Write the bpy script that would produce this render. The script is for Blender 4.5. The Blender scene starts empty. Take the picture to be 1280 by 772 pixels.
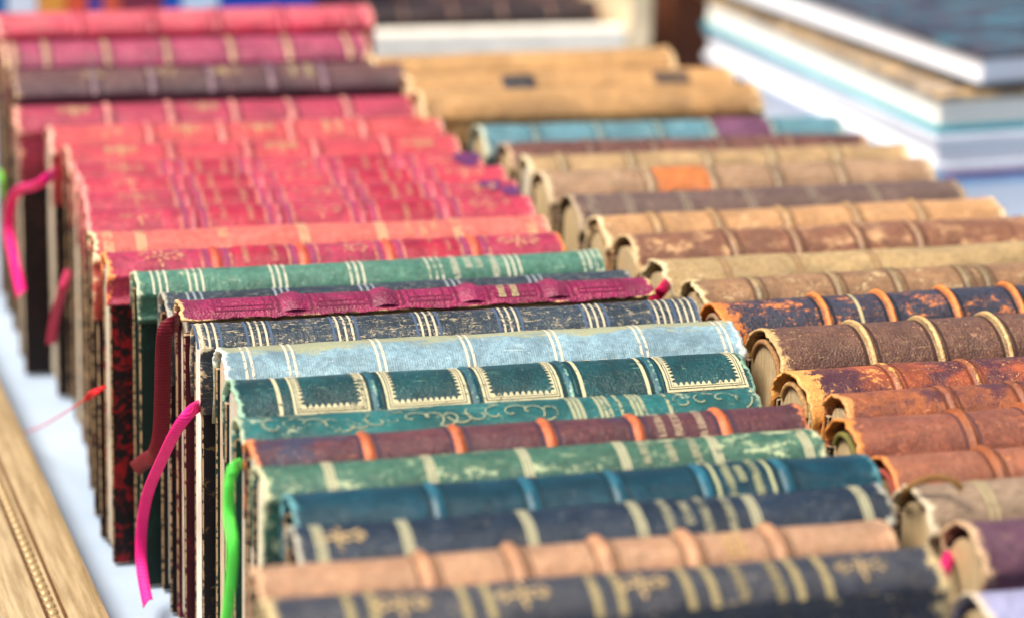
import bpy, math, random
from mathutils import Vector, Matrix, noise

scene = bpy.context.scene
C = scene.collection
rad = math.radians

# ------------------------------------------------------------------ camera
FPX, CX, CY, CAMZ = 3200.0, 640.0, 386.0, 0.44
PITCH, YAW, ROLL = rad(17.5), rad(18.0), rad(2.0)
_f = Vector((math.sin(YAW) * math.cos(PITCH), math.cos(YAW) * math.cos(PITCH), -math.sin(PITCH)))
_r = Vector((math.cos(YAW), -math.sin(YAW), 0))
_u = _r.cross(_f)
RIGHT = _r * math.cos(ROLL) + _u * math.sin(ROLL)
UP = -_r * math.sin(ROLL) + _u * math.cos(ROLL)
FWD = _f
CAM = Vector((0, 0, CAMZ))
cam_d = bpy.data.cameras.new('camera')
cam = bpy.data.objects.new('camera', cam_d)
C.objects.link(cam)
m = Matrix((RIGHT, UP, -FWD)).transposed().to_4x4()
m.translation = CAM
cam.matrix_world = m
cam_d.sensor_width = 36
cam_d.lens = FPX / 1280 * 36
cam_d.clip_start = 0.02
cam_d.clip_end = 60
cam_d.dof.use_dof = True
cam_d.dof.focus_distance = (Vector((0.27, 0.885, 0.135)) - CAM).dot(FWD)
cam_d.dof.aperture_fstop = 5.7
scene.camera = cam

# ------------------------------------------------------------------ world, sun, exposure
SUN_EL, SUN_AZ = 60, -100            # azimuth from +Y towards +X
w = bpy.data.worlds.new('World')
scene.world = w
w.use_nodes = True
nt = w.node_tree
bg = nt.nodes['Background']
sky = nt.nodes.new('ShaderNodeTexSky')
sky.sky_type = 'NISHITA'
sky.sun_disc = False
sky.sun_elevation = rad(SUN_EL)
sky.sun_rotation = rad(SUN_AZ)
sky.air_density = 0.8
sky.dust_density = 5.0
sky.ozone_density = 0.4
nt.links.new(sky.outputs['Color'], bg.inputs['Color'])
bg.inputs['Strength'].default_value = 0.11
sd = bpy.data.lights.new('sun', 'SUN')
sd.energy = 3.6
sd.angle = rad(22)
sd.color = (1.0, 0.93, 0.81)
sun = bpy.data.objects.new('sun', sd)
C.objects.link(sun)
sdir = Vector((math.sin(rad(SUN_AZ)) * math.cos(rad(SUN_EL)), math.cos(rad(SUN_AZ)) * math.cos(rad(SUN_EL)), math.sin(rad(SUN_EL))))
sun.rotation_euler = (-sdir).to_track_quat('-Z', 'Y').to_euler()
vs = scene.view_settings
vs.view_transform = 'Standard'
vs.look = 'None'
vs.exposure = 0.68
vs.gamma = 1
vs.use_curve_mapping = False

# ------------------------------------------------------------------ helpers
def ray(x, y):
    return (FWD + RIGHT * ((x - CX) / FPX) - UP * ((y - CY) / FPX))
def at_z(x, y, z):
    d = ray(x, y); return CAM + d * ((z - CAMZ) / d.z)
def at_x(x, y, X):
    d = ray(x, y); return CAM + d * (X / d.x)
def at_y(x, y, Y):
    d = ray(x, y); return CAM + d * (Y / d.y)
def lin(c):
    o = []
    for v in c[:3]:
        v = v / 255.0
        o.append(v / 12.92 if v <= 0.04045 else ((v + 0.055) / 1.055) ** 2.4)
    return (o[0], o[1], o[2], 1.0)

def mk_obj(name, verts, faces, mat, parent=None, smooth=True, attrs=None):
    me = bpy.data.meshes.new(name)
    me.from_pydata(verts, [], faces)
    if attrs:
        for k, vals in attrs.items():
            a = me.attributes.new(k, 'FLOAT', 'POINT')
            a.data.foreach_set('value', vals)
    if smooth:
        me.polygons.foreach_set('use_smooth', [True] * len(me.polygons))
    if mat: me.materials.append(mat)
    me.update()
    o = bpy.data.objects.new(name, me)
    C.objects.link(o)
    if parent: o.parent = parent
    return o
def tag(o, label=None, cat=None, group=None, kind=None):
    if label: o['label'] = label
    if cat: o['category'] = cat
    if group: o['group'] = group
    if kind: o['kind'] = kind
    return o
def empty(name, loc, rz=0):
    o = bpy.data.objects.new(name, None)
    o.empty_display_size = 0.02
    C.objects.link(o)
    o.location = loc
    o.rotation_euler = (0, 0, rz)
    return o
def box_vf(x0, x1, y0, y1, z0, z1, b=0.0):
    """box with chamfered vertical-plane edges (all edges when b>0)"""
    if b <= 0:
        v = [(x0,y0,z0),(x1,y0,z0),(x1,y1,z0),(x0,y1,z0),(x0,y0,z1),(x1,y0,z1),(x1,y1,z1),(x0,y1,z1)]
        return v, [(0,3,2,1),(4,5,6,7),(0,1,5,4),(1,2,6,5),(2,3,7,6),(3,0,4,7)]
    v, f = [], []
    for (zz, k) in ((z0, b), (z0 + b, 0), (z1 - b, 0), (z1, b)):
        X0, X1, Y0, Y1 = x0 + k, x1 - k, y0 + k, y1 - k
        v += [(X0+b,Y0,zz),(X1-b,Y0,zz),(X1,Y0+b,zz),(X1,Y1-b,zz),(X1-b,Y1,zz),(X0+b,Y1,zz),(X0,Y1-b,zz),(X0,Y0+b,zz)]
    for l in range(3):
        for i in range(8):
            j = (i + 1) % 8
            f.append((l*8+i, l*8+j, l*8+8+j, l*8+8+i))
    f.append(tuple(range(7, -1, -1)))
    f.append(tuple(range(24, 32)))
    return v, f

# ------------------------------------------------------------------ material toolkit
class NB:
    def __init__(s, name):
        s.m = bpy.data.materials.new(name); s.m.use_nodes = True
        s.t = s.m.node_tree; s.p = s.t.nodes['Principled BSDF']
    def n(s, typ, **kw):
        o = s.t.nodes.new(typ)
        for k, v in kw.items():
            if k in o.inputs: o.inputs[k].default_value = v
            else: setattr(o, k, v)
        return o
    def l(s, a, b): s.t.links.new(a, b)
    def noise(s, vec, scale, detail=4, rough=0.6, dist=0):
        o = s.n('ShaderNodeTexNoise'); o.inputs['Scale'].default_value = scale
        o.inputs['Detail'].default_value = detail; o.inputs['Roughness'].default_value = rough
        o.inputs['Distortion'].default_value = dist
        s.l(vec, o.inputs['Vector']); return o.outputs['Fac']
    def ramp(s, fac, a, b, c0=0.0, c1=1.0):
        o = s.n('ShaderNodeMapRange'); o.interpolation_type = 'SMOOTHSTEP'
        o.inputs['From Min'].default_value = a; o.inputs['From Max'].default_value = b
        o.inputs['To Min'].default_value = c0; o.inputs['To Max'].default_value = c1
        s.l(fac, o.inputs['Value']); return o.outputs['Result']
    def math(s, op, a, b):
        o = s.n('ShaderNodeMath'); o.operation = op
        for i, q in enumerate((a, b)):
            if isinstance(q, (int, float)): o.inputs[i].default_value = q
            else: s.l(q, o.inputs[i])
        return o.outputs[0]
    def mix(s, fac, a, b, mode='MIX'):
        o = s.n('ShaderNodeMix'); o.data_type = 'RGBA'; o.blend_type = mode
        for sock, q in ((o.inputs[0], fac), (o.inputs[6], a), (o.inputs[7], b)):
            if isinstance(q, (int, float)): sock.default_value = q
            elif isinstance(q, tuple): sock.default_value = q
            else: s.l(q, sock)
        return o.outputs[2]
    def coords(s, seed=0.0, scale=(1, 1, 1)):
        tc = s.n('ShaderNodeTexCoord'); mp = s.n('ShaderNodeMapping')
        mp.inputs['Location'].default_value = (seed * 1.37, seed * 0.71, seed * 0.53)
        mp.inputs['Scale'].default_value = scale
        s.l(tc.outputs['Object'], mp.inputs['Vector']); return mp.outputs['Vector']
    def attr(s, name):
        o = s.n('ShaderNodeAttribute'); o.attribute_name = name; return o.outputs['Fac']
    def bump(s, h, strength, dist, prev=None):
        o = s.n('ShaderNodeBump'); o.inputs['Strength'].default_value = strength
        o.inputs['Distance'].default_value = dist; s.l(h, o.inputs['Height'])
        if prev is not None: s.l(prev, o.inputs['Normal'])
        return o.outputs['Normal']

def mul(c, k): return (min(c[0]*k,1), min(c[1]*k,1), min(c[2]*k,1), 1)

def leather(name, base, worn, seed, fade=None, fadeamt=0.5, wear=0.5, blot=None, blotamt=0.0,
            spot=None, spotamt=0.0, scratch=0.45, rough=0.40, grain=1.0, cloth=False, crack=0.0, mottle=1.0, stain=None):
    b = NB(name)
    v = b.coords(seed)
    base_l, worn_l = lin(base), lin(worn)
    n1 = b.noise(v, 42, 6, 0.66, 0.4)
    n2 = b.noise(v, 420, 5, 0.72)
    n7 = b.noise(b.coords(seed + 6.6), 1500, 3, 0.65)
    nf = b.noise(b.coords(seed + 8.8), 760, 5, 0.72, 0.2)
    col = b.mix(b.ramp(n1, 0.36, 0.64), mul(base_l, 0.52), mul(base_l, 1.18))
    if fade is not None:                      # paler spine crest: bleached leather, plus sky sheen painted into the colour
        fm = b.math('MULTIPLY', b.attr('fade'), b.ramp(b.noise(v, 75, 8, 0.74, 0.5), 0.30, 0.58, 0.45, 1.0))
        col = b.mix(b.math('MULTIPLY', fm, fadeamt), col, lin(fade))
    col = b.mix(b.ramp(n2, 0.40, 0.66, 0, 0.6), col, mul(base_l, 0.45))
    col = b.mix(b.ramp(n7, 0.30, 0.70, 0.36, 0), col, mul(base_l, 0.25))
    if spotamt > 0:                           # rubbed, paler patches, torn into flecks
        n5 = b.noise(b.coords(seed + 9.1, (0.6, 1, 1)), 105, 10, 0.78, 0.15)
        sm = b.math('ADD', n5, b.math('MULTIPLY', b.math('SUBTRACT', nf, 0.5), 0.35))
        col = b.mix(b.ramp(sm, 0.67 - 0.20 * spotamt, 0.72 - 0.16 * spotamt, 0, 0.85), col, lin(spot or worn))
    if stain is not None:                     # spilt colour soaked into the cloth towards the back shoulder
        n9 = b.noise(b.coords(seed + 3.9, (0.35, 1, 1)), 190, 6, 0.66, 0.6)
        sm = b.ramp(b.math('ADD', b.math('MULTIPLY', b.attr('back'), 0.55), n9), 0.66, 0.86, 0, 0.9)
        col = b.mix(sm, col, b.mix(n1, mul(lin(stain), .8), mul(lin(stain), 1.2)))
    if blotamt > 0:                           # dark ink-like stains
        n4 = b.noise(b.coords(seed + 4.2, (0.75, 1, 1)), 44, 5, 0.55, 0.3)
        sm = b.math('ADD', n4, b.math('MULTIPLY', b.math('SUBTRACT', nf, 0.5), 0.2))
        col = b.mix(b.ramp(sm, 0.68 - 0.22 * blotamt, 0.80 - 0.22 * blotamt, 0, 0.9), col, lin(blot))
    # scratches along and across the spine
    n6 = b.noise(b.coords(seed + 2.3, (0.10, 1.0, 1.0)), 900, 6, 0.72, 0.2)
    col = b.mix(b.ramp(n6, 0.60, 0.70, 0, scratch), col, worn_l)
    n8 = b.noise(b.coords(seed + 5.3, (1.0, 0.14, 0.14)), 1100, 4, 0.7, 0.1)
    col = b.mix(b.ramp(n8, 0.61, 0.72, 0, scratch * 0.6), col, mul(worn_l, 0.9))
    # worn specks
    col = b.mix(b.ramp(b.math('ADD', nf, b.math('MULTIPLY', n1, 0.25)), 0.80 - 0.08 * wear, 0.86 - 0.06 * wear, 0, 0.75), col, worn_l)
    # worn ends, shoulders and bands
    n3 = b.noise(v, 230, 9, 0.74, 0.2)
    wm = b.ramp(b.math('ADD', n3, b.math('MULTIPLY', b.attr('wear'), 0.55)), 0.98 - 0.34 * wear, 1.08 - 0.34 * wear)
    col = b.mix(b.math('MULTIPLY', wm, 0.92), col, b.mix(b.ramp(n2, 0.3, 0.7), mul(worn_l, 0.66), mul(worn_l, 1.1)))
    if crack > 0:
        nc = b.noise(b.coords(seed + 1.7, (0.30, 1, 1)), 330, 7, 0.62, 0.5)
        rd = b.n('ShaderNodeMath'); rd.operation = 'ABSOLUTE'; b.l(b.math('SUBTRACT', nc, 0.5), rd.inputs[0])
        cm = b.math('MULTIPLY', b.ramp(rd.outputs[0], 0.004, 0.020, 1, 0), b.ramp(n2, 0.42, 0.60, 0, crack))
        col = b.mix(cm, col, mul(worn_l, 0.85))
    b.l(col, b.p.inputs['Base Color'])
    rg = b.math('ADD', b.math('MULTIPLY', n3, 0.34), rough - 0.17)
    b.l(rg, b.p.inputs['Roughness'])
    b.p.inputs['Specular IOR Level'].default_value = 0.5
    if cloth:
        wv = b.n('ShaderNodeTexWave'); wv.wave_type = 'BANDS'; wv.bands_direction = 'X'
        wv.inputs['Scale'].default_value = 330; wv.inputs['Distortion'].default_value = 2.2; wv.inputs['Detail'].default_value = 3
        b.l(b.coords(seed), wv.inputs['Vector'])
        nrm = b.bump(wv.outputs['Fac'], 0.22, 0.0002)
        nrm = b.bump(n3, 0.4, 0.0008, nrm)
    else:
        vo = b.n('ShaderNodeTexVoronoi'); vo.inputs['Scale'].default_value = 950
        b.l(v, vo.inputs['Vector'])
        nrm = b.bump(vo.outputs['Distance'], 0.45 * grain, 0.00025)
        nrm = b.bump(n3, 0.6, 0.0010, nrm)
        nrm = b.bump(n6, 0.35, 0.0004, nrm)
    nrm = b.bump(n1, 0.5, 0.0022, nrm)
    b.l(nrm, b.p.inputs['Normal'])
    return b.m

_paper = {}
def marbled(name, dark, red, seed, scale=150, amt=0.5):
    b = NB(name)
    v = b.coords(seed)
    n = b.noise(v, scale, 6, 0.68, 1.2)
    n2 = b.noise(b.coords(seed + 3), scale * 3, 3, 0.6)
    col = b.mix(b.ramp(n, 0.62 - 0.16 * amt, 0.70 - 0.14 * amt), lin(dark), lin(red))
    col = b.mix(b.ramp(n2, 0.62, 0.68, 0, 0.7), col, mul(lin(dark), 0.6))
    wm = b.ramp(b.math('ADD', n2, b.math('MULTIPLY', b.attr('wear'), 0.5)), 0.86, 0.98)
    col = b.mix(wm, col, lin((150, 125, 95)))
    b.l(col, b.p.inputs['Base Color'])
    b.p.inputs['Roughness'].default_value = 0.5
    b.p.inputs['Specular IOR Level'].default_value = 0.2
    b.l(b.bump(n2, 0.3, 0.0003), b.p.inputs['Normal'])
    return b.m
def pages(name, c, seed):
    """cut edges of a text block: fine leaves stacked along y"""
    b = NB(name)
    v = b.coords(seed, (0.02, 1.0, 0.02))
    n = b.noise(v, 1500, 4, 0.8)
    v2 = b.coords(seed)
    st = b.noise(v2, 55, 5, 0.6)
    col = b.mix(b.ramp(n, 0.3, 0.7), mul(lin(c), 0.5), mul(lin(c), 1.06))
    col = b.mix(b.ramp(st, 0.5, 0.78, 0, 0.6), col, mul(lin((188, 152, 105)), 0.9))
    b.l(col, b.p.inputs['Base Color'])
    b.p.inputs['Roughness'].default_value = 0.85
    b.p.inputs['Specular IOR Level'].default_value = 0.15
    b.l(b.bump(n, 0.7, 0.0006), b.p.inputs['Normal'])
    return b.m
def gilt_mat(name, c, seed, keep=0.75, metal=0.25):
    """stamped leaf, rubbed away here and there"""
    b = NB(name)
    n = b.noise(b.coords(seed), 620, 5, 0.7)
    n2 = b.noise(b.coords(seed + 2), 70, 4, 0.6)
    b.l(b.mix(n, mul(lin(c), 0.8), mul(lin(c), 1.1)), b.p.inputs['Base Color'])
    b.p.inputs['Metallic'].default_value = metal
    b.p.inputs['Roughness'].default_value = 0.42
    s = b.math('ADD', b.math('MULTIPLY', n, 0.7), b.math('MULTIPLY', n2, 0.6))
    b.l(b.ramp(s, 0.82 - 0.5 * keep, 0.90 - 0.5 * keep), b.p.inputs['Alpha'])
    return b.m
def plain(name, c, seed=0, rough=0.6, var=0.2, scale=60, metal=0.0, bump=0.2, spec=0.4):
    b = NB(name)
    v = b.coords(seed)
    n = b.noise(v, scale, 6, 0.65, 0.3)
    n2 = b.noise(v, scale * 7, 4, 0.65)
    col = b.mix(b.ramp(n, 0.3, 0.7), mul(lin(c), 1 - var), mul(lin(c), 1 + var * 0.7))
    b.l(col, b.p.inputs['Base Color'])
    b.p.inputs['Roughness'].default_value = rough
    b.p.inputs['Metallic'].default_value = metal
    b.p.inputs['Specular IOR Level'].default_value = spec
    if bump: b.l(b.bump(n2, bump, 0.0005), b.p.inputs['Normal'])
    return b.m

# ------------------------------------------------------------------ the table
def make_table():
    nx, ny = 90, 110
    x0, x1, y0, y1 = -0.9, 1.9, 0.25, 3.6
    v, f = [], []
    for j in range(ny + 1):
        for i in range(nx + 1):
            x = x0 + (x1 - x0) * i / nx; y = y0 + (y1 - y0) * j / ny
            v.append((x, y, 0.0012 * noise.noise(Vector((x * 5, y * 5, 1.3))) - 0.0015))
    for j in range(ny):
        for i in range(nx):
            a = j * (nx + 1) + i
            f.append((a, a + 1, a + nx + 2, a + nx + 1))
    b = NB('table_paper')
    c = b.coords(3)
    n = b.noise(c, 9, 5, 0.6); n2 = b.noise(c, 900, 3, 0.6); n3 = b.noise(c, 130, 7, 0.7)
    col = b.mix(b.ramp(n, 0.3, 0.7), lin((150, 168, 190)), lin((168, 184, 203)))
    col = b.mix(b.ramp(n3, 0.66, 0.76, 0, 0.45), col, lin((140, 148, 154)))
    b.l(col, b.p.inputs['Base Color'])
    b.p.inputs['Roughness'].default_value = 0.6
    b.l(b.bump(n2, 0.25, 0.0004), b.p.inputs['Normal'])
    o = mk_obj('table_top', v, f, b.m)
    tag(o, kind='structure')
make_table()

# ------------------------------------------------------------------ old books
GILT = (232, 216, 160)
rnd = random.Random(7)

class Book:
    def __init__(s, root, L, T, H, seed, rise=0.42, quarter=0.026, fray=0.0012, flat=0.0):
        s.root, s.L, s.T, s.H, s.seed = root, L, T, H, seed
        s.w = T / 2 + 0.0004
        s.r = min(rise * T, s.w * 0.92)
        s.R = (s.w ** 2 + s.r ** 2) / (2 * s.r)
        s.am = math.asin(min(0.999, s.w / s.R))
        s.arc = s.R * s.am                    # half arc length
        s.q = quarter
        s.fray = fray
        s.ew = 0.0035
    def end(s, side, t):
        """ragged head or tail of the leather"""
        k = Vector((t * 5.0, s.seed * 3.1 + side * 7, 0.3))
        n = 0.5 * noise.noise(k * 0.5) + 0.22 * noise.noise(k * 3.1) + 0.26 * noise.noise(k * 15.0)
        return s.fray * n
    def S(s, u, t, off=0.0):
        """point on the leather: u along the spine (m), t in -1..1 over the arc (beyond: down the boards, in metres)"""
        if abs(t) <= 1:
            a = t * s.am
            y, z = s.R * math.sin(a), s.H - s.R * (1 - math.cos(a))
            ny, nz = math.sin(a), math.cos(a)
        else:
            d = abs(t) - 1
            sg = 1 if t > 0 else -1
            g = 0.0007 * math.exp(-((d - 0.004) / 0.0022) ** 2)
            y, z = sg * (s.w - g), s.H - s.r - d
            ny, nz = sg, 0
        k = 0.00055 * noise.noise(Vector((u * 22, t * 1.3, s.seed * 5.7))) + 0.0003 * noise.noise(Vector((u * 70, t * 4, s.seed * 2.1)))
        e = min(u, s.L - u)
        k += 0.0007 * math.exp(-(e / 0.004) ** 2) * (0.4 + noise.noise(Vector((t * 4, s.seed, u * 10))))
        if abs(t) > 1: k *= 0.25
        o = off + k
        return (u, y + ny * o, z + nz * o)
    def ts(s, n=30, lo=None, hi=None):
        a = [-1 + 2 * i / n for i in range(n + 1)]
        d = [0.0015, 0.003, 0.0045, 0.007, 0.012, s.q]
        return [-1 - x for x in reversed(d)] + a + [1 + x for x in d]
    def spine(s, mat, nu=84, tmin=None, name='spine'):
        tl = s.ts()
        thick = 0.0011
        V, F, wear, fade, back = [], [], [], [], []
        nt_ = len(tl)
        def tt(t, u):
            if tmin is None: return t
            e = tmin + 0.10 * noise.noise(Vector((u * 60, s.seed, 2))) + 0.06 * noise.noise(Vector((u * 260, s.seed, 4)))
            return max(t, e)
        for lay in (0, 1):
            for i in range(nu + 1):
                q = i / nu
                q = q * q * (3 - 2 * q) * 0.45 + q * 0.55
                for t in tl:
                    ul = s.end(0, t) ; ur = s.L + s.end(1, t)
                    u = ul + q * (ur - ul)
                    t2 = tt(t, u)
                    V.append(s.S(u, t2, 0 if lay == 0 else -thick))
                    e = min(u - ul, ur - u)
                    wv = math.exp(-e / s.ew) * 0.95 * (1.0 if abs(t) <= 1 else 0.45) + (0.25 * math.exp(-((abs(t) - 0.98) / 0.10) ** 2) if abs(t) < 1.3 else 0)
                    if tmin is not None: wv += math.exp(-abs(t2 - tmin) / 0.06) * 0.6
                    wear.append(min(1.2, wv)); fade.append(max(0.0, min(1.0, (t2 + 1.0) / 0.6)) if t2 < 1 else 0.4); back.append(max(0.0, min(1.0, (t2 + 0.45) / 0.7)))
        N = (nu + 1) * nt_
        for i in range(nu):
            for j in range(nt_ - 1):
                a = i * nt_ + j
                F.append((a, a + nt_, a + nt_ + 1, a + 1))
                F.append((N + a, N + a + 1, N + a + nt_ + 1, N + a + nt_))
        for i in (0, nu):
            for j in range(nt_ - 1):
                a = i * nt_ + j
                F.append((a, a + 1, N + a + 1, N + a) if i == 0 else (a, N + a, N + a + 1, a + 1))
        for j in (0, nt_ - 1):
            for i in range(nu):
                a = i * nt_ + j
                F.append((a, N + a, N + a + nt_, a + nt_) if j == 0 else (a, a + nt_, N + a + nt_, N + a))
        return mk_obj(name, V, F, mat, s.root, True, {'wear': wear, 'fade': fade, 'back': back})
    def boards(s, matf, matb):
        for sg, mat, nm in ((-1, matf, 'front_cover'), (1, matb, 'back_cover')):
            yo = sg * (s.T / 2 - 0.0007); yi = sg * (s.T / 2 - 0.0034)
            v, f = box_vf(0.0006, s.L - 0.0006, min(yo, yi), max(yo, yi), 0.0, s.H - s.r - 0.003, 0.0006)
            o = mk_obj(nm, v, f, mat, s.root, False)
            a = o.data.attributes.new('wear', 'FLOAT', 'FACE')
            a.data.foreach_set('value', [0.9 if (i < 8 or 16 <= i < 24 or (i < 24 and i % 2)) else (0.3 if i in (10, 14) else 0.0) for i in range(len(f))])
    def block(s, mat, inset=0.0045, hollow=0.0036):
        x0, x1 = inset, s.L - inset
        hw = s.T / 2 - 0.0042
        top = s.H - hollow
        r2 = min(s.r * 0.95, hw * 0.9)
        pts = [(-hw, 0.004), (-hw, top - r2)]
        n = 14
        for i in range(1, n):
            a = -math.pi / 2 + math.pi * i / n
            pts.append((hw * math.sin(a), top - r2 + r2 * math.cos(a)))
        pts += [(hw, top - r2), (hw, 0.004)]
        V, F = [], []
        for x in (x0, x1):
            for (y, z) in pts:
                V.append((x + 0.0005 * noise.noise(Vector((y * 260, s.seed, x * 20))), y, z))
        k = len(pts)
        for i in range(k):
            j = (i + 1) % k
            F.append((i, k + i, k + j, j))
        F.append(tuple(range(k))); F.append(tuple(range(2 * k - 1, k - 1, -1)))
        mk_obj('page_block', V, F, mat, s.root, False)
    def strip(s, name, u0, u1, t0, t1, off, mat, n=16, prof=None, nu=1, wearv=0.5):
        """patch lying on the leather; prof(q) raises it"""
        V, F, W, FD = [], [], [], []
        for i in range(nu + 1):
            q = i / nu
            u = u0 + (u1 - u0) * q
            h = off + (prof(q) if prof else 0)
            for j in range(n + 1):
                t = t0 + (t1 - t0) * j / n
                V.append(s.S(u, t, h)); W.append(wearv * (math.sin(math.pi * q) ** 2 * 1.1 if prof and nu > 4 else 1.0)); FD.append(0.5)
        for i in range(nu):
            for j in range(n):
                a = i * (n + 1) + j
                F.append((a, a + n + 1, a + n + 2, a + 1))
        return mk_obj(name, V, F, mat, s.root, True, {'wear': W, 'fade': FD})
    def band(s, u, mat, hw=0.0034, h=0.0016, wearv=0.75, t0=-1.0):
        s.strip('raised_band', u - hw, u + hw, t0, 1.0, -0.0004, mat, 20, lambda q: h * math.sin(math.pi * q) ** 1.3 + 0.0002, 8, wearv)
    def rule(s, u, mat, wdt=0.0007, t0=-0.98, t1=0.98):
        s.strip('gilt_rule', u - wdt / 2, u + wdt / 2, t0, t1, 0.00022, mat, 20)
    def label(s, u0, u1, mat, t0=-0.9, t1=0.9):
        s.strip('title_label', u0, u1, t0, t1, 0.00012, mat, 18, lambda q: 0.0002 * min(1, 20 * q, 20 * (1 - q)), 8, 0.25)
    def polys(s, name, u, t, polys, mat, off=0.00045):
        """polygons in mm: (a along spine, b across) about (u,t)"""
        V, F = [], []
        for P in polys:
            ca = sum(p[0] for p in P) / len(P); cb = sum(p[1] for p in P) / len(P)
            b0 = len(V)
            for (a, b) in [(ca, cb)] + P:
                tt = max(-0.99, min(0.99, t + b * 0.001 / s.arc))
                V.append(s.S(u + a * 0.001, tt, off))
            k = len(P)
            for i in range(k):
                F.append((b0, b0 + 1 + i, b0 + 1 + (i + 1) % k))
        return mk_obj(name, V, F, mat, s.root, True)
    def text(s, u, mat, n=5, hgt=2.6, adv=2.1, t=-0.3, sd=0):
        """a line of worn, unreadable capitals running across the spine"""
        n = int(n * 1.5); adv = min(adv, s.arc * 1000 * 1.35 / n)
        rr = random.Random(s.seed * 100 + sd + int(u * 1e4))
        P = []
        st = 0.42
        def rect(a0, a1, b0, b1): P.append([(a0, b0), (a1, b0), (a1, b1), (a0, b1)])
        for i in range(n):
            b0 = -(n * adv) / 2 + i * adv
            g = adv * 0.74
            rect(-hgt / 2, hgt / 2, b0, b0 + st)
            k = rr.random()
            if k < 0.75: rect(-hgt / 2, hgt / 2, b0 + g - st, b0 + g)
            if k < 0.4 or k > 0.6: rect(hgt / 2 - st, hgt / 2, b0, b0 + g)
            if k > 0.3: rect(-st / 2, st / 2, b0, b0 + g * (0.8 if k > .75 else 1))
            if rr.random() < 0.5: rect(-hgt / 2, -hgt / 2 + st, b0, b0 + g)
        s.polys('gilt_lettering', u, t, P, mat)
    def fleuron(s, u, mat, size=6.0, t=-0.3):
        P = []
        def blob(a, b, ra, rb, rot, n=12):
            ca, sa = math.cos(rot), math.sin(rot)
            P.append([(a + ra * math.cos(x) * ca - rb * math.sin(x) * sa, b + ra * math.cos(x) * sa + rb * math.sin(x) * ca) for x in [2 * math.pi * i / n for i in range(n)]])
        k = size / 6.0
        for i in range(6):
            an = math.pi * 2 * i / 6 + 0.3
            blob(2.1 * k * math.cos(an), 2.1 * k * math.sin(an), 1.15 * k, 0.55 * k, an)
        blob(0, 0, 0.8 * k, 0.8 * k, 0)
        for sg in (-1, 1):
            for sb in (-1, 1):
                blob(sg * 4.3 * k, sb * 1.5 * k, 1.5 * k, 0.5 * k, sg * sb * 0.6)
                blob(sg * 6.0 * k, sb * 0.7 * k, 0.8 * k, 0.4 * k, -sg * sb * 0.5)
            blob(sg * 5.2 * k, 0, 0.55 * k, 0.55 * k, 0)
            blob(0, sg * 4.0 * k, 0.45 * k, 1.0 * k, 0)
        s.polys('gilt_ornament', u, t, P, mat)
    def scroll(s, u0, u1, mat, sd=1):
        rr = random.Random(sd)
        P = []
        L = (u1 - u0) * 1000
        hb = s.arc * 1000 * 0.72
        def stroke(pts, wd):
            for i in range(len(pts) - 1):
                (a, b), (c, d) = pts[i], pts[i + 1]
                l = math.hypot(c - a, d - b) or 1
                nx, ny = -(d - b) / l * wd / 2, (c - a) / l * wd / 2
                P.append([(a + nx, b + ny), (c + nx, d + ny), (c - nx, d - ny), (a - nx, b - ny)])
        nn = max(2, int(L / 6))
        for k in range(nn):
            ca = -L / 2 + (k + 0.5) * L / nn
            for sg in (-1, 1):
                pts = []
                for i in range(15):
                    an = i / 14 * 4.6
                    r = 0.5 + i / 14 * hb * 0.5
                    pts.append((ca + r * math.cos(an + k) * 0.9, sg * (hb * 0.45 + r * math.sin(an + k) * 0.8)))
                stroke(pts, 0.55)
        s.polys('gilt_ornament', (u0 + u1) / 2, 0, P, mat)
    def toothed(s, u0, u1, mat):
        """three-sided frame of rules with a row of teeth inside"""
        A = (u1 - u0) * 500
        B = s.arc * 1000 * 0.86
        P = []
        def rect(a0, a1, b0, b1, n=8):
            if abs(b1 - b0) > abs(a1 - a0):
                for i in range(n):
                    c0 = b0 + (b1 - b0) * i / n; c1 = b0 + (b1 - b0) * (i + 1) / n
                    P.append([(a0, c0), (a1, c0), (a1, c1), (a0, c1)])
            else:
                P.append([(a0, b0), (a1, b0), (a1, b1), (a0, b1)])
        for k, wd in ((0.0, 0.95), (1.35, 0.55), (2.2, 0.5)):
            for sg in (-1, 1):
                e = A - k
                rect(sg * e, sg * (e - wd), -B + k, B - k)
                rect(-A + k, A - k, sg * (B - k), sg * (B - k - wd), 1)
        e, pitch = 2.7, 2.1
        nA = int((2 * A - 2 * e) / pitch); nB = int((2 * B - 2 * e) / (pitch * 0.9))
        for sg in (-1, 1):
            for i in range(nA):
                c = -A + e + (i + 0.5) * (2 * A - 2 * e) / nA
                bb = sg * (B - e)
                P.append([(c - 0.8, bb), (c + 0.8, bb), (c + 0.55, bb - sg * 0.9), (c, bb - sg * 1.5), (c - 0.55, bb - sg * 0.9)])
            for i in range(nB):
                c = -B + e + (i + 0.5) * (2 * B - 2 * e) / nB
                aa = sg * (A - e)
                P.append([(aa, c - 0.7), (aa, c + 0.7), (aa - sg * 1.5, c)])
        s.polys('gilt_frame', (u0 + u1) / 2, 0, P, mat, 0.0003)
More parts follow.
